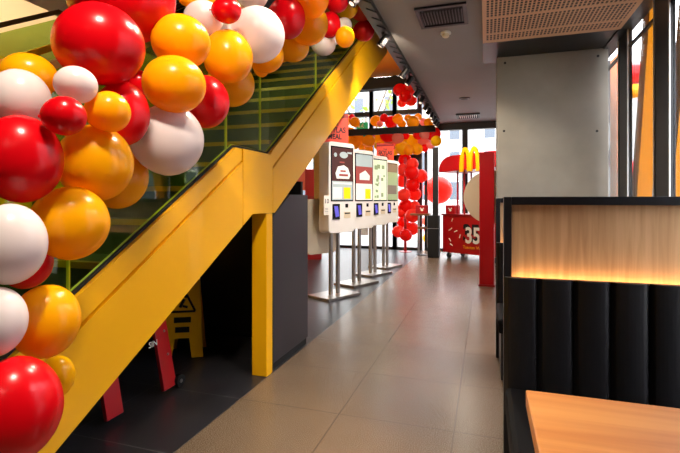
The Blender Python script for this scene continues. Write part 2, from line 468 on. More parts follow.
def balloon(p, r, c, label, group=None, sz=1, rz=None, knot=False, ry=0):
    o = bpy.data.objects.new('balloon', BM[c]); COL.objects.link(o)
    o.location = p; o.scale = (r, r, r*sz); o.rotation_euler = (0, ry, random.uniform(-.9, .9) if rz is None else rz)
    tag(o, label, 'balloon', group)
    if knot:
        q = bpy.data.objects.new('knot', KM[c]); COL.objects.link(q); q.parent = o
    return o
G = [
 (139,84,15,14,1.70,'R','red balloon glimpsed between the largest red one and the stacked orange pair'),
 (124,-4,54,50,1.591,'R','huge red balloon at the top edge, behind the biggest front one'),
 (100.4,44.8,46.8,41.8,1.301,'R','largest whole red balloon, high on the left of the garland'),
 (181,42,30.3,28,1.636,'O','orange balloon touching the huge red one, upper of a stacked orange pair'),
 (174.4,84.6,32.5,29.1,1.527,'O','orange balloon directly above the large white balloon, lower of a stacked pair'),
 (228,57,25.3,28,2.026,'O','orange balloon below the small red ball and left of the big white one'),
 (231,84,24,23.5,2.274,'O','orange balloon peeping out at the right of the dark red balloon'),
 (205,102,25,27,1.925,'R','dark red balloon tucked between orange balloons, above right of the large white one'),
 (168.5,140,36.5,36,1.618,'W','large white balloon beside the stair glass, low on the garland\'s right'),
 (122.5,113.7,28.5,32.7,1.366,'R','red balloon behind the small yellow-orange one'),
 (108.7,111.9,23,20.8,1.192,'O','small orange balloon in front, just right of the small red one'),
 (64.7,116,23,20,1.042,'R','small red balloon in front, under the small white one'),
 (75.9,85,22.9,19,1.128,'W','small white balloon under the largest red one'),
 (29,76,31,23,1.216,'O','orange balloon at the upper left, above the left-edge white one'),
 (20,100,33.5,31,1.132,'W','white balloon at the left edge, above a large red one'),
 (21,159,45.5,44.3,1.055,'R','large red balloon at the left edge, halfway up the garland'),
 (96,163,39.5,38.5,1.253,'O','large orange balloon right of the left-edge red one, under the small ones'),
 (117,176,33,33,1.615,'O','orange balloon half hidden behind another orange one, left of the large white one'),
 (71,223,41,37,1.152,'O','large orange balloon right of the left-edge white one, over dark glass'),
 (10,244,40,41,0.944,'W','white balloon at the left edge, upper of two low white ones'),
 (26,262,29,27,1.147,'R','red balloon mostly hidden behind the left-edge white one'),
 (-5,322,33,38,0.905,'W','white balloon cut by the left edge, just above the lowest red one'),
 (46,321,37,37.5,1.045,'O','orange balloon against the yellow stringer, right of the cut white one'),
 (56,377,18.5,24,1.167,'Y','yellow balloon peeking out behind the lowest red one'),
 (14,409,52,56,0.897,'R','lowest red balloon, in the bottom left corner'),
 (227,10.5,14.5,13.5,1.938,'R','small red ball in front of two white balloons at the top edge'),
 (204,18,22,16,2.010,'W','white balloon behind the small red ball, to its left'),
 (187,-2,9,9,2.014,'O','tiny orange balloon at the top edge, left of its twin'),
 (208,-3,9,9,2.105,'O','tiny orange balloon at the top edge, touching the small red ball'),
 (253,-4,17,12,2.489,'W','white balloon cut by the top edge, above the big white one'),
 (257,35,28,29,2.200,'W','big white balloon high on the garland, left of the upper red one'),
 (232,25,15,14,2.284,'W','white balloon mostly hidden behind the small red ball, to its lower right'),
 (287,18,18.5,22.5,2.533,'R','red balloon right of the big white one, over orange balloons'),
 (311,-2,18,22,2.587,'O','orange balloon cut by the top edge, right of the upper red one'),
 (308,24,20,22.5,2.782,'O','orange balloon below the top-edge orange one, right of the red one'),
 (337,-2,12.5,16,3.807,'R','red balloon at the top edge, left of the narrow orange one'),
 (330,25,10.5,14,3.639,'R','red balloon half hidden behind orange ones, above the low white one'),
 (347,4,10,19,4.138,'O','orange balloon near the garland\'s far end, beside the coral one'),
 (344,26,8,9,3.884,'W','small white balloon over the far small orange one'),
 (345,37,9.7,11,3.615,'O','small orange balloon hanging lowest near the far end'),
 (332,37,9,9,3.971,'W','white balloon squeezed between the far red and low white ones'),
 (323.5,44.5,12.2,11.5,3.746,'W','low white balloon right under the orange pair, over green glass'),
 (361.5,6,10.5,19,4.662,'C','coral red balloon at the far end, touching the ceiling edge'),
 (364,31,10.5,10.7,4.779,'R','last red balloon of the garland, below the coral one'),
 (292,47,18,15,2.923,'O','orange balloon hanging under the orange pair, over green glass'),
 (283,50,8,16,3.060,'O','narrow orange balloon edge showing right of the big white one'),
 (265,55,19,18.5,2.566,'O','orange balloon under the big white one'),
 (261.5,67,8,11,2.698,'O','tiny orange balloon peeping below the big white one, lowest there'),
]
for (u, v, rx, ry, z, c, lab) in G:
    kx = (u-340)/F; kv = (v-200)/F
    ln = math.sqrt(1+kx*kx+kv*kv)
    r = math.sqrt(rx*ry)*z/F/math.sqrt(ln)
    th = math.atan2(kv, kx)  # radial direction; perspective already stretches along it
    pw = math.sqrt((ln*math.cos(th))**2+math.sin(th)**2); ph = math.sqrt((ln*math.sin(th))**2+math.cos(th)**2)
    sz = max(.86, min(1.25, (ry/rx)*(pw/ph)))
    balloon(at(u, v, z), r/math.sqrt(sz), c, lab, sz=sz, knot=True, rz=random.uniform(-.7, .7), ry=random.uniform(-.12, .12))

# ------------------------------------------------------------------ booths
def booth(loc, label, w=1.24):
    t = thing('booth_bench', label, 'booth', loc)
    b = MB(); b.box(0, .03, 0, .06, 0, 1.163); b.box(w-.03, w, 0, .06, 0, 1.163); b.box(.03, w-.03, 0, .06, 1.130, 1.163)
    b.box(.03, w-.03, .035, .06, .0, 1.130)
    fr = b.build('frame', 'black', t, bevel=.002)
    MB().box(.03, w-.03, .028, .035, .80, 1.130).build('wood_panel', 'oaka', t)
    MB().box(.035, w-.035, -.003, .012, .818, .826).build('led_strip', 'led', t)
    bk = MB().box(.005, w-.005, -.055, -.004, .30, .838).build('backrest', 'leather', t)
    n = int(round(w/.124))
    for i in range(n):
        x0 = i*w/n+.0006; x1 = (i+1)*w/n-.0006
        poly = [(x0, -.055)]+[(x0+(x1-x0)*j/10, -.058-.028*math.sin(PI*j/10)**.28) for j in range(0, 11)]+[(x1, -.055)]
        MB().prism(poly, 2, .30, .846).build('backrest_channel', 'leather', bk, smooth=False, bevel=.004)
    MB().box(.0, w, -.60, -.10, .34, .43).build('seat', 'seat', t, bevel=.02)
    MB().box(.02, w-.02, -.50, -.03, .03, .36).build('base', 'black', t)
    return t
booth((.070, 1.96, 0), 'black leather booth bench with oak panel and glowing strip, beside the table')
booth((.070, 3.47, 0), 'second booth bench, half hidden behind the nearer glowing one')
t = thing('dining_table', 'oak topped table cut by the bottom right corner', 'table', (.42, .68, 0))
MB().box(-.34, .40, -.40, .345, .715, .75).build('tabletop', 'oakt', t, bevel=.003)
MB().box(-.03, .03, -.03, .03, .02, .715).build('leg', 'black', t); MB().box(-.22, .22, -.22, .22, 0, .02).build('base', 'black', t, bevel=.004)

# ------------------------------------------------------------------ kiosks
def plate(b, x0, x1, z0, z1, y, d=.002): b.box(x0, x1, y-d, y, z0, z1); return b
def kiosk(loc, rz, label, look, reader='purple'):
    t = thing('self_order_kiosk', label, 'kiosk', loc, rz)
    MB().box(-.27, .27, -.18, .18, 0, .03).build('base_plate', 'steel', t, bevel=.003)
    for s in (-1, 1): MB().tube((s*.06, 0, .03), (s*.06, 0, .80), .026, 16).build('pole', 'steel', t, smooth=False)
    bd = MB().prism(rrect(-.22, .22, .765, 1.825, .05), 1, -.13, .035).build('housing', ['white'], t, bevel=.006)
    y = -.131
    sc = plate(MB(), -.19, .19, 1.135, 1.775, y, .004).build('screen', 'screen_black', t)
    y2 = y-.0045
    X0, X1, A, B_ = -.175, .175, 1.15, 1.76
    pic = []
    if look == 0:
        plate(MB(), X0, X1, 1.37, B_, y2).build('display_image', 'd_maroon', sc)
        plate(MB(), X0, X1, A, 1.37, y2).build('display_menu', 'd_grey', sc)
        plate(MB(), X0+.02, X1-.02, 1.335, 1.355, y2-.002).build('display_title', 'd_white', sc)
        plate(MB(), .02, .135, 1.165, 1.30, y2-.002).build('display_card', 'd_yellow', sc)
        plate(MB(), X0+.015, -.01, 1.165, 1.30, y2-.002).build('display_card', 'd_white', sc)
        b = MB(); b.prism([(-.10, 1.40), (.11, 1.40), (.13, 1.45), (.09, 1.53), (.02, 1.56), (-.08, 1.54), (-.12, 1.46)], 1, y2-.004, y2-.002); b.build('display_picture', 'd_white', sc)
        plate(MB(), -.06, .09, 1.43, 1.455, y2-.004).build('display_stripe', 'd_pink', sc); plate(MB(), -.04, .05, 1.48, 1.50, y2-.004).build('display_stripe', 'd_pink', sc); plate(MB(), -.05, .03, 1.585, 1.60, y2-.002).build('display_stripe', 'd_pink', sc)
        b = MB()
        pr = [(.02+.07*math.cos(q*PI/8), 1.68+.038*math.sin(q*PI/8)) for q in range(16)]
        b.prism(pr, 1, y2-.004, y2-.002); b.box(.08, .16, y2-.004, y2-.002, 1.70, 1.72); b.tube((-.12, y2-.002, 1.675), (-.12, y2-.004, 1.675), .025, 10)
        b.build('display_emblem', 'd_grey', sc)
    elif look == 1:
        plate(MB(), X0, X1, 1.60, B_, y2).build('display_image', 'd_grey', sc)
        plate(MB(), X0, X1, 1.37, 1.60, y2).build('display_image', 'd_pink', sc)
        plate(MB(), X0, X1, A, 1.37, y2).build('display_menu', 'd_white', sc)
        plate(MB(), .02, .135, 1.165, 1.30, y2-.002).build('display_card', 'd_yellow', sc)
        b = MB(); b.prism([(-.10, 1.42), (.11, 1.42), (.12, 1.48), (.02, 1.55), (-.10, 1.50)], 1, y2-.004, y2-.002); b.build('display_picture', 'd_white', sc)
    elif look == 2:
        plate(MB(), X0, X1, A, B_, y2).build('display_image', 'd_lgreen', sc)  # pale green and leaf patches paint the trees reflected in this screen
        for q in range(16):
            x, z = random.uniform(-.14, .14), random.uniform(1.2, 1.72); r = random.uniform(.015, .04)
            MB().box(x-r, x+r, y2-.004-.00005*q, y2-.002, z-r*.8, z+r*.8).build('reflected_leaf', 'd_green', sc)
        plate(MB(), -.03, .02, A, 1.55, y2-.005).build('display_column', 'd_white', sc)
    else:
        plate(MB(), X0, X1, 1.62, B_, y2).build('display_image', 'd_brown', sc)
        plate(MB(), X0, X1, A, 1.62, y2).build('display_menu', 'd_green', sc)
        plate(MB(), X0+.03, X1-.03, 1.25, 1.4, y2-.002).build('display_card', 'd_brown', sc)
    rd = MB().box(-.165, -.05, -.145, -.13, .925, 1.105).build('card_reader', 'screen_black', t, bevel=.004)
    MB().prism([(-.15, 1.08), (-.09, 1.08), (-.065, .96), (-.125, .95)], 1, -.148, -.1455).build('reader_screen', 'purple', rd)
    MB().box(.055, .10, -.133, -.13, 1.06, 1.105).build('scanner_window', 'screen_black', t)
    rs = MB().box(.03, .14, -.134, -.13, .935, 1.01).build('receipt_slot', 'd_grey' if 0 else 'creamp', t)
    MB().box(.04, .13, -.137, -.134, .985, 1.0).build('slot_mouth', 'dark', rs)
    return t
KZ = [(334.3, 293.5, 'first and largest white self-order kiosk, next to the stairs', 0), (356.5, 281.6, 'second white self-order kiosk from the stairs', 1),
      (372.8, 272.2, 'third white self-order kiosk, with tree reflections painted on its screen', 2), (385.3, 265.2, 'farthest white self-order kiosk, beside the red balloon column', 3)]
KR = math.radians(64)
ks = []
for (u, v, lab, look) in KZ:
    p = at(u, v, F*(CAMH-.03)/(v-200)); p.z = 0
    ks.append(kiosk(p, KR+math.radians((0, 2, 4, 7)[look]), lab, look))
# rear housing of the first kiosk, a lower accessible unit behind it
b = MB(); b.prism(rrect(-.30, .20, .50, 1.16, .07, corners=(0, 1, 1, 1)), 1, .15, .25)
b.prism([(-.14, 1.15), (.20, 1.15), (.20, 1.82), (-.14, 1.82)], 1, .04, .21)
b.build('rear_housing', 'creamp', ks[0], bevel=.008)
# number card on the first kiosk's edge
cd = MB().box(-.305, -.222, -.14, -.13, .98, 1.20).build('number_card', 'whiteink', ks[0])
text('card_number', '10', .075, 'ink', cd, (-.264, -.141, 1.135), ext=.001)
b = MB()
for i in range(4): b.box(-.29, -.24, -.1415, -.14, 1.0+.018*i, 1.004+.018*i)
b.build('card_print', 'ink', cd)
def poster(label, k, dx, dy, w=.29, h=.34, z0=1.828):
    base = ks[k]
    mw = Matrix.Translation(base.location) @ Matrix.Rotation(KR, 4, 'Z')
    p = mw @ Vector((dx, dy, z0))
    t = thing('poster', label, 'poster', p, KR-.5)
    MB().box(-w/2, w/2, -.004, .004, 0, h).build('board', 'red_orange', t)
    b = MB(); b.prism([(-w/2, h*.80), (w/2, h*.88), (w/2, h*.97), (-w/2, h*.90)], 1, -.005, -.004); b.build('band', 'redd', t)
    text('lettering', 'SKYLAS', .092, 'ink', t, (0, -.006, h*.44), sx=.82, ext=.001, off=.002)
    text('lettering', 'MEAL', .085, 'ink', t, (-.01, -.006, h*.21), sx=.82, ext=.001, off=.002)
    text('lettering', 'THE', .04, 'ink', t, (0, -.006, h*.64), ext=.001)
poster('red poster lettered MEAL on the first kiosk, beside the yellow stringer', 0, -.01, -.03, .32, .35)
poster('red-orange poster standing on the farthest kiosk', 3, -.03, -.02, .32, .29)

# ------------------------------------------------------------------ things under the stairs
t = thing('wet_floor_sign', 'yellow folding wet floor sign standing in the dark under the stairs', 'sign', (-2.16, 2.86, 0), .5)
for s in (-1, 1):
    mx = Matrix.Rotation(-s*.16, 4, 'X'); mx = Matrix.Translation((0, s*.115, 0)) @ Matrix.Rotation(s*.18, 4, 'X')
    b = MB(); b.prism([(-.15, 0), (-.07, 0), (-.05, .14), (.05, .14), (.07, 0), (.15, 0), (.11, .62), (-.11, .62)], 1, -.008, .008, mx)
    pn = b.build('panel', 'yellow', t)
    if s < 0:
        b = MB()
        A_ = [(-.09, .33), (.09, .33), (0, .50)]
        for i in range(3):
            p0, p1 = A_[i], A_[(i+1) % 3]
            b.tube(mx @ Vector((p0[0], -.010, p0[1])), mx @ Vector((p1[0], -.010, p1[1])), .009, 6)
        b.tube(mx @ Vector((-.02, -.010, .36)), mx @ Vector((.01, -.010, .42)), .012, 6); b.tube(mx @ Vector((.0, -.01, .37)), mx @ Vector((.035, -.01, .36)), .01, 6)
        b.tube(mx @ Vector((.02, -.008, .44)), mx @ Vector((.02, -.012, .44)), .014, 8)
        b.build('warning_symbol', 'ink', pn)
        b = MB(); b.box(-.06, .06, -.0105, -.008, .25, .29, mx); b.box(-.05, .05, -.0105, -.008, .18, .22, mx); b.build('printed_bars', 'ink', pn)
MB().box(-.11, .11, -.012, .012, .60, .63).build('hinge', 'yellow', t)

t = thing('step_ladder', 'red step ladder with small black wheels leaning under the stairs', 'ladder', (-1.80, 2.05, 0), 0)
tilt = Matrix.Rotation(-.20, 4, 'Y')
for (yy_, x_) in ((-.19, -.03), (.20, 0)):
    mx = Matrix.Translation((x_, yy_, 0)) @ tilt
    rl = MB().box(-.012, .012, -.055, .055, .025, .66, mx).build('rail', 'redp', t, bevel=.003)
    b = MB()
    for z in (.22, .36): b.tube(mx @ Vector((.012, .02, z)), mx @ Vector((.017, .02, z)), .008, 8)
    b.build('bolt', 'steel', rl)
wq = Matrix.Translation((0, .27, .042))
MB().tube((-.012, .275, .042), (.022, .275, .042), .036, 18).build('wheel', 'rubber', t)
MB().tube((.022, .275, .042), (.026, .275, .042), .012, 10).build('hub', 'steel', t)
for z in (.38, .56):
    b = MB(); b.box(-.06, .02, -.13, .145, z, z+.025, Matrix.Translation((-.2*z, 0, 0))); b.build('step', 'matte', t)
text('lettering', 'SIN', .05, 'whiteink', t, (-.045, .11, .31), rot=(PI/2, 0, PI/2), ext=.001)

# ------------------------------------------------------------------ ceiling fittings
t = thing('ceiling_vent', 'large black slotted ceiling vent above the corridor', 'vent', (-.385, 4.28, CEIL))
b = MB(); b.box(-.225, .225, -.24, -.20, -.02, -.001); b.box(-.225, .225, .20, .24, -.02, -.001); b.box(-.225, -.19, -.2, .2, -.02, -.001); b.box(.19, .225, -.2, .2, -.02, -.001)
b.build('frame', 'black', t)
MB().box(-.19, .19, -.2, .2, -.004, -.001).build('backing', 'matte', t)
for i in range(14):
    x = -.175+i*.027
    MB().box(x-.004, x+.004, -.14, .16, -.018, -.004).build('slat', 'charcoal', t)
t = thing('ceiling_vent', 'small black slotted ceiling vent near the far windows', 'vent', (-.34, 9.5, CEIL))
b = MB(); b.box(-.23, .23, -.22, -.17, -.03, -.001); b.box(-.23, .23, .17, .22, -.03, -.001); b.box(-.23, -.19, -.17, .17, -.03, -.001); b.box(.19, .23, -.17, .17, -.03, -.001); b.build('frame', 'black', t)
MB().box(-.19, .19, -.17, .17, -.006, -.001).build('backing', 'matte', t)
for i in range(9): MB().box(-.16+.04*i-.006, -.16+.04*i+.006, -.16, .16, -.028, -.006).build('slat', 'white', t)
t = thing('smoke_detector', 'small round white smoke detector beside the large ceiling vent', 'detector', (-.39, 4.72, CEIL))
MB().lathe([(.052, -.001), (.052, -.02), (.045, -.024)], seg=24).build('base', 'white', t, smooth=False)
MB().lathe([(.036, -.024), (.036, -.045), (.025, -.055)], seg=20).build('head', 'creamp', t)
t = thing('downlight', 'round dark recessed downlight in the grey ceiling', 'light', (-.34, 7.88, CEIL))
MB().lathe([(.09, -.001), (.09, -.012), (.075, -.014)], seg=24).build('rim', 'black', t)
MB().lathe([(.06, -.014), (.06, -.016)], seg=20).build('lens', 'dark', t)
# track with spotlights
t = thing('lighting_track', 'long black lighting track along the ceiling edge', 'track', (-.96, 1.6, CEIL))
MB().box(-.03, .03, 0, 8.2, -.05, -.001).build('rail', 'black', t)
b = MB()
for i in range(40): b.tube((-.03, i*.2, -.052), (.03, i*.2+.1, -.052), .007, 5)
b.build('cable', 'rubber', t)
spots = [2.6, 3.4, 4.4, 5.6, 5.98, 6.7, 7.2, 7.75, 8.15, 8.6, 8.95, 9.3, 9.6]
names = {0: 'spotlight hanging from the track, nearest of those over the stairs'}
for i, y in enumerate(spots):
    lab = 'black track spotlight by the last red garland balloon' if i == 2 else 'black spotlight on the ceiling track'
    s = thing('track_spotlight', lab, 'spotlight', (-.97, y, CEIL-.05), random.uniform(-.5, .9), None if i == 2 else 'spotlights along the track')
    MB().tube((0, 0, -.0), (0, 0, -.05), .012, 8).build('stem', 'black', s)
    d = Vector((-.55, -.25, -.8)).normalized(); c = Vector((0, 0, -.085))
    MB().tube(c-d*.06, c+d*.06, .038, 16).build('head', 'black', s)
    MB().tube(c+d*.06, c+d*.063, .022, 16).build('lens', 'lampface', s)

# exit sign, and its mirrored image modelled as a second sign above
for i, (u, v, lab) in enumerate(((362.5, 126, 'mirrored image of the green exit sign modelled as a sign, upper of two'), (362.5, 135.5, 'green running-man exit sign, lower of two'))):
    p = on_y(u, v, 10.2)
    t = thing('exit_sign', lab, 'sign', (p.x, 10.2, p.z-.07))
    MB().box(-.13, .13, -.03, .03, 0, .15).build('case', 'exitg', t)
    b = MB(); b.box(-.10, -.055, -.033, -.03, .03, .12); b.tube((.02, -.03, .115), (.02, -.034, .115), .014, 8)
    for (a, c) in (((.015, .10), (.0, .065)), ((.0, .065), (.03, .03)), ((.0, .065), (-.03, .04)), ((.012, .09), (.045, .08)), ((.012, .09), (-.025, .085))):
        b.tube((a[0], -.032, a[1]), (c[0], -.032, c[1]), .007, 6)
    b.build('running_man', 'whiteink', t)
    MB().box(-.01, .01, -.01, .01, .15, .18).build('bracket', 'black', t)

# ------------------------------------------------------------------ far balloons
pl = thing('balloon_pole', 'slim red pole carrying the red balloon column by the entrance', 'stand', (-1.70, 9.95, 0))
MB().tube((0, 0, .015), (0, 0, 2.1), .03, 12).build('pole', 'redp', pl); MB().lathe([(.14, 0), (.14, .01), (.05, .02)], seg=20).build('base', 'redp', pl)
RC = [(405, 160, 6.4), (412.5, 164, 5.6), (403, 170, 6), (412, 172.5, 6.6), (421, 176, 6.3), (402.5, 181, 6.2), (413, 185, 6.4), (414.5, 194, 6.6), (404, 195, 6), (406, 206, 6.4),
      (412.5, 215.5, 6.4), (401, 211, 6), (403, 222, 5.6), (398.5, 231.5, 5.8), (412, 228.5, 6.4), (406, 235, 5.6), (415, 206, 4.8)]
RL = {0: 'red balloon at the very top of the red column', 4: 'red balloon sticking out furthest right of the red column', 13: 'red balloon lowest on the left of the red column'}
for i, (u, v, r) in enumerate(RC):
    Y = 9.95+(.17, -.20, .02, -.22, .05, .19, -.05)[i % 7]
    p = on_y(u, v, Y)
    balloon(p, r*10.6/F, 'c' if i % 3 else 'r', RL.get(i, 'red balloon packed into the red column by the entrance'), None if i in RL else 'balloons of the red column')
for (u, v, r, dy) in ((400, 90, 6.5, 0), (409, 89, 6.8, .1), (405, 96, 6.2, -.25), (411, 100, 6, .05), (402, 103, 4.5, .2)):
    balloon(on_y(u, v, 9.9+dy), r*9.9/F, 'c' if dy > 0 else 'r', 'red balloon in the cluster high up in the entrance windows', 'high red cluster')
# garlands across the entrance
GL = [(345, 138, 6, 'O'), (354, 143, 6, 'O'), (351, 133, 5, 'O'), (363, 145, 5, 'O'), (369, 141, 5.5, 'O'), (376, 137, 5.5, 'Y'), (388, 135, 6.5, 'R'), (391, 142, 5.5, 'P'), (384, 143, 4.5, 'O'),
      (398, 138, 5, 'P'), (397, 146, 4, 'R'), (402, 148, 6, 'Y'), (406, 136, 3, 'R'), (411, 142, 7, 'Y'), (409, 150, 4.5, 'O'), (413.5, 144, 2.2, 'R'), (418, 135, 4, 'R'), (417, 149, 5, 'Y'),
      (424, 141, 5.5, 'P'), (425, 134, 4.5, 'P'), (424.5, 148, 3.4, 'R'), (433.5, 134, 6, 'R'), (431, 145, 3.5, 'P'), (404, 141, 3.5, 'O'), (379, 146, 4, 'Y'), (348, 147, 5, 'O'), (358, 138, 5, 'O'), (369, 149, 3.5, 'O'), (394, 150, 5, 'Y'), (384, 150, 3.5, 'P'), (415, 151, 3, 'O'), (371, 134, 4, 'P')]
for i, (u, v, r, c) in enumerate(GL):
    nm = dict(O='orange', Y='yellow', R='red', P='pink')[c]
    balloon(on_y(u, v, 10.0+(.12, -.12, 0, .2, -.2)[i % 5]), r*11.6/F, c.lower(), nm+' balloon in the garland under the entrance beam', nm+' balloons under the beam')
GU = [(347, 120, 5.5, 'O'), (355, 122, 5, 'O'), (352, 117, 3, 'R'), (376, 121, 5.5, 'O'), (384, 118, 4, 'R'), (391, 122, 6, 'R'), (380, 124, 3, 'P'), (398, 119, 5, 'O'), (402, 124, 4, 'O'), (413, 122, 6, 'O'),
      (413.5, 121, 2.2, 'R'), (408, 118, 3.5, 'O'), (418, 117, 3.5, 'O'), (424, 122, 4, 'P'), (433, 122.5, 4.5, 'O'), (429, 124, 3, 'R')]
for i, (u, v, r, c) in enumerate(GU):  # upper row: mirror image of the lower garland, modelled as balloons
    nm = dict(O='orange', Y='yellow', R='red', P='pink')[c]
    lim = .97
    p = on_y(u, v, 10.0+(.12, -.12, 0, .2, -.2)[i % 5])
    if p.x > -1.16: p.x = -1.16
    balloon(p, r*10.6/F, c.lower(), nm+' balloon modelled for the mirrored garland above the entrance beam', nm+' balloons above the beam')
balloon(at(436, 141, 8.95), 5.4*8.95/F, 'y', 'bright yellow balloon on top of the black post')
balloon(on_y(438, 190, 10.85), 14*10.6/F, 'c', 'giant red balloon outside the glass, behind the black post')

for (u, v, r, c, lab) in ((425, 221, 4, 'p', 'pink balloon low outside the glass, under the bar table'), (428, 229, 4, 'c', 'coral balloon low outside the glass, under the bar table'), (428, 238, 5, 'y', 'yellow balloon low outside, left of the black cabinet'), (431, 246, 4, 'o', 'orange balloon lowest outside, left of the black cabinet')):
    balloon(on_y(u, v, 10.85), r*10.7/F, c, lab)
# black post with cabinet
t = thing('black_post', 'tall black post rising from a black cabinet near the red cart', 'post', (-.955, 9.15, 0))
MB().box(-.055, .055, -.055, .055, 0, 2.2).build('post', 'black', t, bevel=.004)
cb = MB().box(-.15, .07, -.10, .22, .03, .84).build('cabinet', 'matte', t, bevel=.004)
b = MB(); b.box(-.151, .071, -.104, -.10, .58, .588); b.build('seam', 'silver', cb)
MB().box(-.15, .07, -.08, .2, 0, .03).build('plinth', 'matte', t)
# bar table and boxes
t = thing('bar_table', 'narrow wooden bar table holding a red box by the windows', 'table', (-1.27, 9.5, 0))
MB().box(-.23, .17, -.16, .16, .83, .87).build('tabletop', 'brownwood', t, bevel=.004)
MB().tube((-.07, 0, .01), (-.07, 0, .83), .02, 10).build('leg', 'silver', t); MB().lathe([(.12, 0), (.12, .01), (.03, .02)], seg=18).build('base', 'black', t)
bt = MB().box(-.05, .18, -.28, -.18, .56, .60).build('lower_shelf', 'brownwood', t)
def red_box(loc, rz, label, w=.26, h=.17):
    t = thing('red_box', label, 'box', loc, rz)
    MB().box(-w/2, w/2, -.09, .09, 0, h).build('carton', 'redp', t, bevel=.004)
    b = MB(); b.tube((0, -.091, h*.45), (0, -.093, h*.45), .03, 14); b.tube((-.03, -.091, h*.65), (-.03, -.093, h*.65), .014, 10); b.tube((.03, -.091, h*.65), (.03, -.093, h*.65), .014, 10)
    b.build('printed_mark', 'whiteink', t)
red_box((-1.27, 9.5, .87), .1, 'red box on the narrow bar table')

# ------------------------------------------------------------------ red cart
a0 = at(442.6, 251.6, 8.98); a1 = at(479.7, 255.6, 8.34)
ang = math.atan2(a1.y-a0.y, a1.x-a0.x)
t = thing('red_cart', 'red wheeled stall cart numbered 35 under a rounded red canopy', 'cart', (a0.x, a0.y, 0), ang)
bd = MB().box(0, 1.25, 0, .62, .12, .85).build('body', 'redp', t, bevel=.006)
MB().box(-.02, 1.27, -.02, .64, .85, .875).build('worktop', 'redd', t, bevel=.003)
for x in (.10, 1.12):
    for y in (.08, .54):
        w = MB().tube((x-.02, y, .055), (x+.02, y, .055), .055, 16).build('caster', 'rubber', t)
        MB().box(x-.025, x+.025, y-.02, y+.02, .06, .12).build('fork', 'steel', w)
text('number', '35', .44, 'ink', bd, (.655, -.003, .50), sx=.82, ext=.001, off=.022)
text('number', '35', .42, 'whiteink', bd, (.69, -.006, .465), sx=.80, ext=.002, off=.010)
text('slogan', 'Tasman Way', .085, 'goldarch', bd, (.70, -.004, .25), ext=.001)
b = MB()
for (x, z, l, q) in ((.22, .73, .06, 1.2), (.15, .55, .09, .6), (.28, .53, .07, .4), (.20, .34, .07, 2.2), (.24, .26, .06, 2.6), (.40, .42, .07, 1.3)):
    b.tube((x, -.003, z), (x+l*math.cos(q), -.003, z+l*math.sin(q)), .009, 6)
b.build('confetti_print', 'whiteink', bd)
for x in (.30, .45, 1.15):
    MB().tube((x, .08, .875), (x, .08, 1.76), .018, 10).build('canopy_pole', 'redp', t)
MB().tube((.30, .54, .875), (.30, .54, 1.76), .018, 10).build('canopy_pole', 'redp', t)
pts = [(-.02, 1.70)]+[(-.02+.30*(1-math.cos(q*PI/16)), 1.74+.27*math.sin(q*PI/16)) for q in range(9)]+[(1.35, 2.03), (1.35, 1.74)]
cn = MB().prism(pts, 1, -.10, .72).build('canopy', 'redp', t, bevel=.01)
# golden arches mounted on the canopy front
b = MB()
for cx in (-.096, .096):
    N = 22
    outer, inner = [], []
    for i in range(N+1):
        q = PI*i/N
        outer.append((cx+.122*math.cos(q), .46*math.sin(q)**.85)); inner.append((cx+.046*math.cos(q), .38*math.sin(q)**.85))
    for i in range(N):
        b.prism([outer[i], outer[i+1], inner[i+1], inner[i]], 1, -.02 if cx < 0 else -.0195, .02 if cx < 0 else .0195)
ar = b.build('arches_sign', 'goldarch', t); ar.location = (.71, -.13, 1.68)
a = Matrix.Translation((a0.x, a0.y, 0)) @ Matrix.Rotation(ang, 4, 'Z')
red_box(a @ Vector((.13, .16, .875)), ang, 'red box with a white mark, on the corner of the red cart', .22, .17)

# ------------------------------------------------------------------ red stand with cream disc
q = on_floor(487, 286)
t = thing('display_stand', 'tall red stand with a cream disc, standing before the concrete column', 'stand', (q.x, q.y+.06, 0), -.05)
MB().box(-.094, .094, -.09, .09, .02, 1.79).build('upright', 'redp', t, bevel=.004)
MB().box(-.105, .105, -.11, .11, 0, .025).build('base', 'redd', t)
b = MB(); b.prism([(.05+.365*math.cos(2*PI*i/48), 1.19+.365*math.sin(2*PI*i/48)) for i in range(48)], 1, .0925, .125); b.build('disc', 'creamp', t)

# red and yellow display behind the kiosks
t = thing('display_unit', 'blurred red and yellow display unit behind the first kiosk', 'display', (-3.35, 8.2, 0), .3)
MB().box(-.3, .3, -.15, .15, .0, 1.22).build('body', 'redd', t)
MB().box(-.42, -.1, -.2, .2, 1.22, 1.34).build('tray', 'yellow', t)
MB().box(-.02, .3, -.05, .05, 1.22, 1.75).build('back_panel', 'redp', t)
MB().box(-.35, .0, -.02, .04, 1.34, 2.0).build('backdrop', 'pnk', t)

# ------------------------------------------------------------------ outside
struct('floor_outside', MB().box(-40, 40, YB+.1, 60, -.2, -.05).box(XR+.12, 40, -30, YB+.1, -.2, -.05), 'street')
def building(label, loc, rz, w, h, m, cols, rows, d=6):
    t = thing('building', label, 'building', loc, rz)
    MB().box(-w/2, w/2, 0, d, 0, h).build('wall', m, t)
    for i in range(cols):
        for j in range(rows):
            x = -w/2+(i+.5)*w/cols; z = 1.2+j*(h-1)/rows
            f = MB().box(x-.62, x+.62, -.08, .02, z-.1, z+1.9).build('window', 'white', t)
            MB().box(x-.5, x+.5, -.09, -.07, z, z+1.8).build('pane', 'winbld', f)
    MB().box(-w/2-.2, w/2+.2, -.3, d, h, h+.4).build('cornice', m, t)
building('pale building across the street behind the entrance', (2, 46, -.05), 0, 46, 13, 'facade', 14, 4)
building('lavender grey building across the side street', (15, 9, -.05), -PI/2, 34, 9, 'lav', 9, 3)
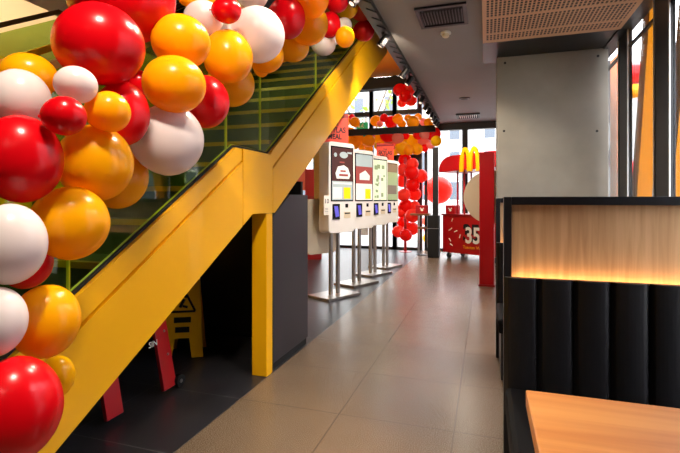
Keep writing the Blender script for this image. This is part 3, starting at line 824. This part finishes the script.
def tree(label, loc, h, n, seed, cr=1.5):
    rr = random.Random(seed)
    t = thing('tree', label, 'tree', loc)
    b = MB(); b.tube((0, 0, 0), (.06, .05, h*.55), .16, 10, .11)
    for i in range(9):
        q = rr.uniform(0, 2*PI); b.tube((.05, .05, h*rr.uniform(.38, .55)), (cr*.8*math.cos(q), cr*.8*math.sin(q), h*rr.uniform(.6, .95)), .05, 6, .015)
    b.build('trunk', 'bark', t)
    b = MB()
    for i in range(n):
        q = rr.uniform(0, 2*PI); w = rr.uniform(-1, 1); r = cr*rr.uniform(.45, 1)**.6
        c = Vector((r*math.cos(q)*math.sqrt(1-w*w), r*math.sin(q)*math.sqrt(1-w*w), h*.72+r*w*.9))
        a = Vector((rr.uniform(-1, 1), rr.uniform(-1, 1), rr.uniform(-1, 1))).normalized(); e = a.orthogonal().normalized(); s = rr.uniform(.08, .16)
        b._f([b.bm.verts.new(c+a*s), b.bm.verts.new(c+e*s*.5), b.bm.verts.new(c-a*s), b.bm.verts.new(c-e*s*.5)])
    b.build('foliage', 'leaf', t)
tree('leafy tree across the side street', (7.5, 12.5, -.05), 4.6, 1100, 3)
tree('leafy tree across the side street', (6.5, 9.3, -.05), 4.2, 900, 4)
tree('grey branched tree outside the upper entrance windows', (-4.0, 15.0, -.05), 6.2, 160, 5, 1.7)
for o in [x for x in SC.objects if x.get('label') == 'leafy tree across the side street']: o['group'] = 'street trees'
# slanting yellow braces outside the right glazing
def brace(label, p0, p1):
    p0, p1 = Vector(p0), Vector(p1)
    b = MB(); w = .095
    b.prism([(p0.y-w, p0.z), (p0.y+w, p0.z), (p1.y+w, p1.z), (p1.y-w, p1.z)], 0, p0.x-.0625, p0.x+.0625)
    tag(b.build('facade_brace', 'brace'), label, 'brace')
brace('slanting yellow facade brace between the two black mullions', (1.4725, 5.45, -.05), (1.4725, 4.69, 3.5))
brace('slanting yellow facade brace at the right edge of the picture', (1.4725, 4.57, -.05), (1.4725, 3.81, 3.5))
tag(MB().box(1.75, 1.8, 7.2, 8.3, -.05, 3.2).build('orange_reflection', 'orange_refl'), 'orange hoarding outside, seen between column and first mullion', 'reflection')  # orange panel added outside to stand for the tint reflected in the pane
for (u, v, z, r, c, lab) in ((635, 74, 6.2, 10, 'R', 'red balloon outside the right glazing, upper one'), (634.5, 91, 6.1, 7, 'Y', 'yellow balloon outside the right glazing, left of the brace'),
                             (632, 172, 6.2, 11, 'R', 'red balloon outside the right glazing, lower one')):
    balloon(at(u, v, z), r*z/F, c, lab)

# ------------------------------------------------------------------ light
def spot(loc, to, power, size, col=(1, .82, .60), blend=.5, rad=.04):
    l = bpy.data.lights.new('spot_lamp', 'SPOT'); l.energy = power; l.spot_size = size; l.spot_blend = blend; l.color = col; l.shadow_soft_size = rad
    o = bpy.data.objects.new('spot_lamp', l); COL.objects.link(o); o.location = loc
    o.rotation_euler = (Vector(to)-Vector(loc)).to_track_quat('-Z', 'Y').to_euler()
spot((-.9, 3.35, 2.72), (-1.36, 3.95, 2.1), 85, .85)
spot((-.9, 4.35, 2.70), (-1.3, 5.4, 2.6), 45, 1.5)
spot((-.85, 2.6, 2.70), (-1.25, 3.7, 2.65), 30, 1.2)
spot((-.9, 2.55, 2.70), (-1.2, 1.5, 1.4), 100, 1.5)
for (ya, yt, pw) in ((4.4, 5.3, 70), (5.6, 6.3, 50), (6.7, 7.4, 50), (7.2, 8.0, 40)):
    spot((-.93, ya, 2.72), (-1.6, yt, 1.4), pw, 1.1, (1, .9, .76))
for (ya, to) in ((8.15, (-1.7, 9.8, 1.2)), (8.6, (-1.8, 10, 2.3))):
    spot((-.93, ya, 2.72), to, 50, 1.1, (1, .9, .76))
# added unseen near downlights, added corridor fill without fitting, and the far downlight
for i, (x, y, pw, sz) in enumerate(((-.45, .35, 170, 1.6), (-.45, 2.0, 110, 1.5), (.3, -1.0, 8, 2.4), (-.4, -1.6, 30, 2.4), (-.34, 4.95, 100, 2.3), (-.34, 7.88, 140, 2.4))):
    if y < 4:
        tt = thing('downlight', 'unseen round downlight added above the camera side of the room', 'light', (x, y, CEIL), 0, 'near downlights')
        MB().lathe([(.08, -.058 if x > -.03 else -.001), (.08, -.07 if x > -.03 else -.012)], seg=20).build('rim', 'black', tt)
    aim = {0: (-1.2, 1.05, .95), 1: (-1.15, 1.5, 1.5)}.get(i, (x, y, 0))
    spot((x, y, CEIL-.09), aim, pw, sz, (1, .88, .72), .6, .09)
spot((-4.4, 2.4, 1.6), (-4.4, 2.9, 2.87), 90, 2.4, (1, .78, .54), .6, .1)
spot((-3.2, 1.6, 2.75), (-2.2, 3.0, 1.4), 60, 1.9, (1, .85, .6), .6, .1)
spot((-4.2, .6, 2.75), (-5.5, 2.6, 1.7), 300, 2.0, (1, .68, .34), .6, .1)
spot((-2.6, 7.6, 3.2), (-2.4, 8.2, 4.05), 60, 2.4, (1, .75, .4), .6, .1)

w = bpy.data.worlds.new('sky'); SC.world = w; w.use_nodes = True
nt = w.node_tree; bg = nt.nodes['Background']
tc = nt.nodes.new('ShaderNodeTexCoord'); n = nt.nodes.new('ShaderNodeTexNoise'); n.inputs['Scale'].default_value = 2.5; n.inputs['Detail'].default_value = 5
nt.links.new(tc.outputs['Generated'], n.inputs['Vector'])
r = nt.nodes.new('ShaderNodeValToRGB'); r.color_ramp.elements[0].color = (.72, .80, .95, 1); r.color_ramp.elements[1].color = (1, .98, .97, 1)
r.color_ramp.elements[0].position = .35; r.color_ramp.elements[1].position = .6
nt.links.new(n.outputs['Fac'], r.inputs['Fac']); nt.links.new(r.outputs[0], bg.inputs['Color'])
bg.inputs['Strength'].default_value = 9.0

# ------------------------------------------------------------------ camera
cam = bpy.data.cameras.new('camera'); co = bpy.data.objects.new('camera', cam); COL.objects.link(co)
co.location = (0, 0, CAMH); co.rotation_euler = (PI/2, 0, YAW)
cam.sensor_width = 36; cam.lens = F/680*36; cam.shift_y = -26.5/680; cam.clip_start = .02
SC.camera = co
SC.view_settings.view_transform = 'Standard'; SC.view_settings.look = 'None'; SC.view_settings.gamma = 1; SC.view_settings.use_curve_mapping = False
SC.view_settings.exposure = .3
SC.cycles.use_denoising = True
SC.cycles.max_bounces = 10; SC.cycles.transparent_max_bounces = 16; SC.cycles.sample_clamp_indirect = 8
